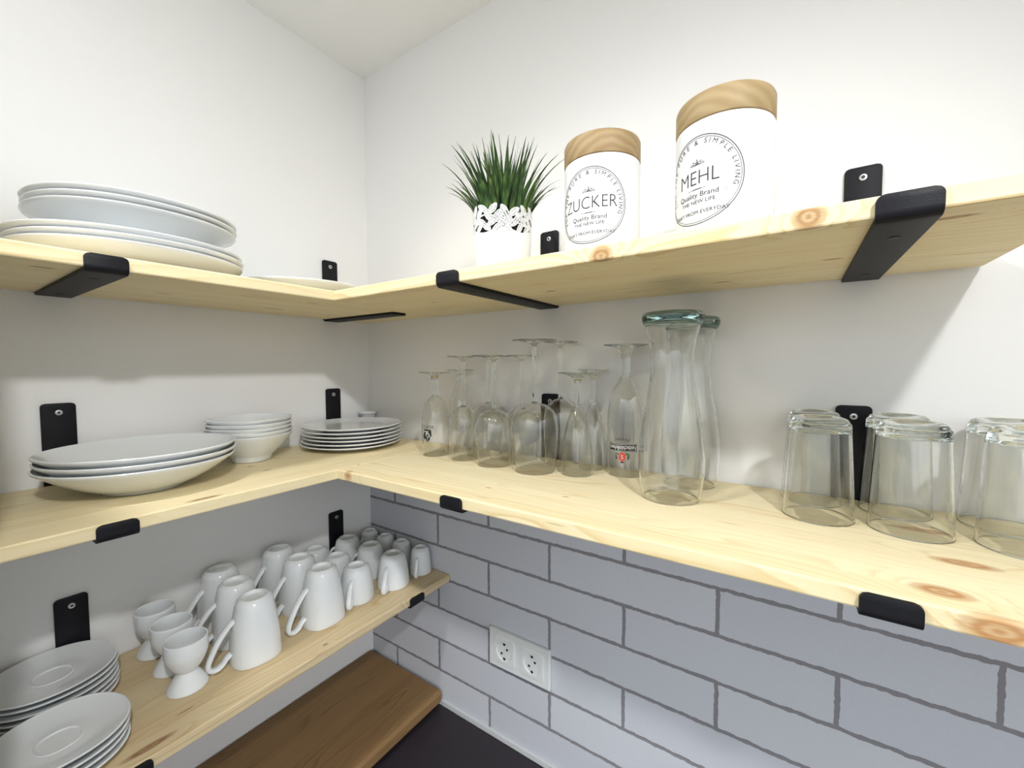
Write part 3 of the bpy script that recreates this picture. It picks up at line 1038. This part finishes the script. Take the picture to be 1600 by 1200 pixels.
# ------------------------------------------------------------------ tumblers
def tumbler(label, loc, rz):
    g = thing('tumbler', label, 'glass', loc, rz, 'glass tumblers upside down')
    H, R, rt = 0.1245, 0.0370, 0.0275
    sq = 3.0
    def ex(z):
        return 2.0 + (sq - 2.0) * max(0, z / H) ** 1.1
    def rad(z):
        return R + (rt + 0.0025 - R) * (z / H)
    t = 0.0020
    zs = [0.0008 + (H - 0.019) * i / 12 for i in range(13)]
    bm = bmesh.new()
    prof = [(R - t / 2, 0.0)] + [(rad(z), z, ex(z)) for z in zs] + [(rad(zs[-1]) - t, zs[-1], ex(zs[-1]))] + [(rad(z) - t, z, ex(z)) for z in reversed(zs)] + [(R - t / 2, 0.0)]
    lathe(bm, prof, 72)
    bmesh.ops.remove_doubles(bm, verts=bm.verts, dist=1e-6)
    link('wall', bm, M_THIN, g)
    zb = zs[-1] + 0.0002
    bm = bmesh.new()
    lathe(bm, [(0, zb + 0.004), (0.015, zb + 0.0032, 2.6), (rad(zb) - 0.006, zb + 0.0008, 2.8), (rad(zb) - 0.002, zb, 3.0), (rad(zb), zb + 0.0002, 3.0), (rad(zb + 0.009), zb + 0.009, 3.0)] +
          [(a, b, 3.0) for a, b in smooth_path([(rad(zb + 0.010), zb + 0.010), (rt + 0.0014, H - 0.0062), (rt - 0.0006, H - 0.0026), (rt - 0.0038, H - 0.0006), (rt - 0.0070, H)], 4)] +
          [(rt - 0.0095, H - 0.0006, 2.8), (rt - 0.0125, H - 0.0028, 2.7), (0.010, H - 0.0042, 2.4), (0, H - 0.0044)], 72)
    o = link('thick_base', bm, M_THICK, g)
    return g


T0 = tumbler('clear tumbler upside down, left one of the front row', (1.0160, -0.1120, G0), 0.35)
dup(T0, (1.1000, -0.1130, G0), 0.30, 'clear tumbler upside down, second of the front row before the bracket')
dup(T0, (1.1880, -0.1150, G0), 0.38, 'clear tumbler upside down, front row, cut by the right picture edge')
dup(T0, (1.0130, -0.0372, G0), 0.25, 'clear tumbler upside down at the wall, left of the bracket plate')
dup(T0, (1.0990, -0.0380, G0), 0.32, 'clear tumbler upside down at the wall, right of the bracket plate')
dup(T0, (1.1920, -0.0385, G0), 0.30, 'clear tumbler upside down at the wall, back row at the right picture edge')


# ------------------------------------------------------------------ storage jars
def crown(bm, cx, cy, s):
    add_rect(bm, cx - 0.55 * s, cy - 0.02 * s, cx + 0.55 * s, cy + 0.03 * s, 8)
    add_disc(bm, cx, cy + 0.32 * s, 0.07 * s, 0.26 * s, 14)
    add_disc(bm, cx, cy + 0.62 * s, 0.09 * s, 0.09 * s, 12)
    for sg in (-1, 1):
        add_ring(bm, cx + sg * 0.30 * s, cy + 0.22 * s, 0.13 * s, 0.19 * s, seg=24)
        add_ring(bm, cx + sg * 0.72 * s, cy + 0.12 * s, 0.11 * s, 0.17 * s, seg=24)
        add_disc(bm, cx + sg * 0.52 * s, cy + 0.42 * s, 0.05 * s, 0.16 * s, 10, 0, 0, sg * -0.6)
        add_disc(bm, cx + sg * 0.95 * s, cy + 0.05 * s, 0.06 * s, 0.06 * s, 10)
        add_disc(bm, cx + sg * 0.14 * s, cy + 0.12 * s, 0.05 * s, 0.12 * s, 10, 0, 0, sg * -0.5)


def ring_letters(bm, txt, R, size, a0, a1):
    """letters along an arc read clockwise from a0 to a1 (radians, 90 deg = top)"""
    wd = {'I': 0.42, ' ': 0.55, 'M': 1.25, 'W': 1.3, '&': 1.1, 'E': 0.85, 'L': 0.8, 'F': 0.8, 'S': 0.85, 'P': 0.9}
    ws = [wd.get(c, 1.0) for c in txt]
    tot = sum(ws)
    acc = 0
    for c, q in zip(txt, ws):
        a = a0 + (a1 - a0) * (acc + q / 2) / tot
        acc += q
        if c != ' ':
            add_text(bm, c, size, R * cos(a), R * sin(a), a - pi / 2, 1.0)


def jar(label, word, loc, r, H, az, zc, lidm, LR=0.0475, wsize=0.0265):
    g = thing('storage_jar', label, 'jar', loc, 0, 'ceramic storage jars')
    lid_h = 0.031
    hb = H - lid_h
    bm = bmesh.new()
    lathe(bm, [(0, 0.002), (r - 0.006, 0.0015), (r - 0.003, 0), (r - 0.0008, 0.0012), (r, 0.004), (r, hb - 0.0022), (r - 0.0006, hb - 0.0006), (r - 0.002, hb), (r - 0.005, hb), (r - 0.0052, hb - 0.01), (r - 0.0052, 0.008), (0, 0.008)], 96)
    link('body', bm, M_CERAM, g)
    bm = bmesh.new()
    lathe(bm, [(0, hb + 0.0004), (r - 0.003, hb + 0.0004), (r - 0.0006, hb + 0.001), (r + 0.0002, hb + 0.0025), (r + 0.0002, H - 0.005), (r - 0.0010, H - 0.0022), (r - 0.0040, H - 0.0005), (r - 0.009, H), (0, H)], 96)
    lid = link('lid', bm, lidm, g)
    lid['label'] = 'wooden lid'
    bm = bmesh.new()
    add_ring(bm, 0, 0, 0.0565 - 0.0010, 0.0565, seg=160)
    add_ring(bm, 0, 0, 0.0565 - 0.0034, 0.0565 - 0.0028, seg=160)
    ring_letters(bm, 'FOR THE PURE & SIMPLE LIVING', 0.0565 - 0.0082, 0.0088, radians(206), radians(-20))
    crown(bm, 0, 0.0200, 0.0100)
    add_text(bm, word, wsize, 0, 0.0030, 0, 0.86, -0.00035)
    add_rect(bm, -0.013, -0.0111, 0.013, -0.0107, 10)
    add_rect(bm, -0.006, -0.0114, 0.006, -0.0104, 6)
    add_text(bm, 'Quality Brand', 0.0092, 0, -0.0185, 0, 1.08)
    for sx in (-0.0375, 0.0345):
        for a, b in ((0, 0), (0.0022, 0), (0, 0.0026), (0.0022, 0.0026)):
            add_disc(bm, sx + a, -0.0205 + b, 0.0005, 0.0005, 8)
    add_text(bm, 'THE NEW LIFE', 0.0068, 0, -0.0275, 0, 1.1)
    add_text(bm, 'START FROM EVERYDAY', 0.0068, 0, -0.0410, 0, 1.08)
    k = LR / 0.0565
    for v in bm.verts:
        v.co *= k
    wrap(bm, lambda z: r, az, zc)
    o = link('printed_label', bm, M_INK, g, smooth=False)
    o['label'] = 'grey printed round label'
    return g


def az_to_cam(x, y):
    return atan2(CAM.y - y, CAM.x - x)


jar('white jar with wooden lid, lettered ZUCKER, beside the grass pot', 'ZUCKER', (0.7663, -0.2000, Z_UP + EPS), 0.0502, 0.1595, az_to_cam(0.7663, -0.2) - radians(19), 0.0655, M_LID1)
jar('white jar with wooden lid, lettered MEHL, near the right end of the upper board', 'MEHL', (0.9152, -0.2000, Z_UP + EPS), 0.0516, 0.1610, az_to_cam(0.9152, -0.2) - radians(30), 0.0655, M_LID2)


# ------------------------------------------------------------------ grass in a lace-edged pot
def lace_pot():
    g = thing('potted_grass', 'green artificial grass in a white pot with cut-out lace rim', 'plant', (0.6010, -0.2000, Z_UP + EPS), 0)
    r0, r1, hz, hb = 0.0425, 0.0474, 0.108, 0.062
    rad = lambda z: r0 + (r1 - r0) * z / hz
    bm = bmesh.new()
    lathe(bm, [(0, 0.001), (r0 - 0.003, 0.0005), (r0 - 0.001, 0.0), (r0, 0.0015), (rad(hb), hb), (rad(hb) - 0.0010, hb), (r0 - 0.001, 0.003), (0, 0.003)], 96)
    link('pot', bm, M_ENAMEL, g)
    # lace: leaves with pierced veins, laid out along the rim
    rnd = random.Random(3)
    C = 2 * pi * 0.0455
    leaves = []
    nl = 17
    for row, (zr, ln, wd, off) in enumerate(((0.0695, 0.0105, 0.0042, 0.0), (0.0785, 0.0115, 0.0046, 0.5), (0.0870, 0.0120, 0.0048, 0.0), (0.0950, 0.0105, 0.0048, 0.5))):
        for k in range(nl):
            u = C * (k + off) / nl + rnd.uniform(-0.0018, 0.0018)
            lean = 90 + (42 if (k + row) % 2 else -42) + rnd.uniform(-16, 16)
            bump = 0.003 * sin(u / C * 2 * pi * 3 + 0.6) if row > 1 else 0.0
            leaves.append((u, zr + bump + rnd.uniform(-0.0015, 0.0015), radians(lean), ln * rnd.uniform(0.88, 1.12), wd * rnd.uniform(0.9, 1.1)))

    def solid(u, z):
        if z < hb + 0.0008:
            return True
        hit = False
        for (lu, lz, an, ln, wd) in leaves:
            du = (u - lu + C / 2) % C - C / 2
            dz = z - lz
            a = (du * cos(an) + dz * sin(an)) / ln
            if abs(a) >= 1:
                continue
            b = (-du * sin(an) + dz * cos(an))
            prof = wd * (1 - a * a) ** 0.75
            if abs(b) < prof:
                hit = True
                q = abs(b)
                if 0.0007 < q < prof - 0.0008 and abs(a) < 0.82 and ((a * ln + q * 0.9) / 0.0030) % 1.0 < 0.42:
                    return False
        if hit:
            return True
        band = hb + 0.0040 + 0.003 * sin(u / C * 2 * pi * 5)
        return z < band or abs(z - (hb + 0.0245 + 0.002 * sin(u / C * 2 * pi * 7))) < 0.0010 or abs(z - (hb + 0.0135 + 0.002 * sin(u / C * 2 * pi * 9))) < 0.0009
    NU, NV = 620, 86
    z0, z1 = hb, hz
    bm = bmesh.new()
    grid = [[None] * NU for _ in range(NV + 1)]

    def vert(i, j):
        i %= NU
        if grid[j][i] is None:
            z = z0 + (z1 - z0) * j / NV
            a = 2 * pi * i / NU
            grid[j][i] = bm.verts.new((rad(z) * cos(a), rad(z) * sin(a), z))
        return grid[j][i]
    for j in range(NV):
        z = z0 + (z1 - z0) * (j + 0.5) / NV
        for i in range(NU):
            if solid(C * (i + 0.5) / NU, z):
                bm.faces.new((vert(i, j), vert(i + 1, j), vert(i + 1, j + 1), vert(i, j + 1)))
    # thickness
    r = bmesh.ops.extrude_face_region(bm, geom=list(bm.faces))
    for v in r['geom']:
        if isinstance(v, bmesh.types.BMVert):
            k = (math.hypot(v.co.x, v.co.y) - 0.0008) / math.hypot(v.co.x, v.co.y)
            v.co.x *= k
            v.co.y *= k
    o = link('lace_rim', bm, M_ENAMEL, g, smooth=False)
    o['label'] = 'pierced leaf-pattern rim'
    bm = bmesh.new()
    lathe(bm, [(0, 0.004), (0.036, 0.004), (0.0405, 0.066), (0.0405, 0.082), (0.036, 0.086), (0, 0.088)], 40)
    link('inner_pot', bm, M_SOIL, g)
    bm = bmesh.new()
    NB = 250
    for k in range(NB):
        a = rnd.uniform(0, 2 * pi)
        q = sqrt(rnd.uniform(0.0, 1.0))
        rb = 0.037 * q
        lean = 0.06 + 0.80 * q * q + rnd.uniform(-0.10, 0.15)
        L = (0.122 - 0.010 * q) * rnd.uniform(0.55, 1.10)
        wd = rnd.uniform(0.0026, 0.0042)
        aa = a + rnd.uniform(-0.5, 0.5)
        d = Vector((cos(aa), sin(aa), 0))
        s = Vector((-sin(aa), cos(aa), 0))
        tw = rnd.uniform(-0.9, 0.9)
        p = Vector((rb * cos(a), rb * sin(a), 0.080))
        prev = None
        NS = 9
        ang = lean * 0.22
        for i in range(NS + 1):
            t = i / NS
            ang += lean * 1.0 / NS * (0.6 + 0.8 * t)
            if i:
                p = p + (d * sin(ang) + Vector((0, 0, cos(ang)))) * (L / NS)
            ww = wd * (0.75 + 0.5 * t if t < 0.3 else 0.9 * (1 - (t - 0.3) / 0.7) ** 0.8) + 0.00012
            sd = (s * cos(tw) + d * sin(tw) * cos(ang)).normalized()
            fold = d * 0.3 * ww
            row = [bm.verts.new(p - sd * ww), bm.verts.new(p + fold), bm.verts.new(p + sd * ww)]
            if prev:
                bm.faces.new((prev[0], prev[1], row[1], row[0]))
                bm.faces.new((prev[1], prev[2], row[2], row[1]))
            prev = row
    r = bmesh.ops.extrude_face_region(bm, geom=list(bm.faces))
    bmesh.ops.translate(bm, vec=(0.0003, -0.0003, 0), verts=[v for v in r['geom'] if isinstance(v, bmesh.types.BMVert)])
    link('grass_blades', bm, M_LEAF, g, smooth=True)


lace_pot()

# ------------------------------------------------------------------ double wall socket in the tiles
SX, SZ, SW, SH = 0.5045, 1.1180, 0.156, 0.085
sk = thing('wall_socket', 'white double power socket set in the tiled wall', 'socket', (SX, -0.004, SZ))
bm = bmesh.new()
box(bm, (-SW / 2, -0.010, -SH / 2), (SW / 2, -0.0001, SH / 2), 0.0025, 3)
link('frame', bm, M_PLAST, sk, smooth=False)
for k in (-1, 1):
    cx = k * 0.0357
    ins = bmesh.new()
    N = 48
    # square plate with a round well
    sqv = []
    for i in range(N):
        a = 2 * pi * (i + 0.5) / N
        q = 0.0275 / max(abs(cos(a)), abs(sin(a)))
        sqv.append((q * cos(a), q * sin(a)))
    def ringv(y, rr):
        return [ins.verts.new((cx + rr * cos(2 * pi * (i + 0.5) / N), y, rr * sin(2 * pi * (i + 0.5) / N))) for i in range(N)]
    r_a = [ins.verts.new((cx + x, -0.0100, z)) for x, z in sqv]
    r_b = [ins.verts.new((cx + x * 0.985, -0.0122, z * 0.985)) for x, z in sqv]
    rows = [r_a, r_b, ringv(-0.0122, 0.0205), ringv(-0.0112, 0.0196), ringv(-0.0102, 0.0192)]
    for a, b in zip(rows, rows[1:]):
        for i in range(N):
            j = (i + 1) % N
            ins.faces.new((a[i], a[j], b[j], b[i]))
    ins.faces.new(rows[-1])
    o = link('socket_insert', ins, M_PLAST, sk, smooth=False)
    for s in (-1, 1):
        hb = bmesh.new()
        m = Matrix.Translation((cx + s * 0.0095 * cos(0.7), -0.01035, s * 0.0095 * sin(0.7))) @ Matrix.Rotation(pi / 2, 4, 'X')
        bmesh.ops.create_cone(hb, cap_ends=True, segments=16, radius1=0.0026, radius2=0.0026, depth=0.0006, matrix=m)
        link('pin_hole', hb, M_HOLE, o)
        cb = bmesh.new()
        m = Matrix.Translation((cx, -0.0108, s * 0.0165)) @ Matrix.Rotation(0.5, 4, 'Y')
        bmesh.ops.create_cube(cb, size=1, matrix=m @ Matrix.Diagonal((0.0055, 0.0014, 0.0042, 1)))
        link('earth_clip', cb, M_SCREWB, o, smooth=False)

# light of the lamps also passes through the glassware
for o in sc.objects:
    if o.type == 'MESH':
        ms = {m.name for m in o.data.materials if m}
        if 'thin_clear_glass' in ms:
            o.cycles.is_caustics_caster = True
        elif not ms & {'solid_clear_glass', 'thick_greenish_glass'}:
            o.cycles.is_caustics_receiver = True
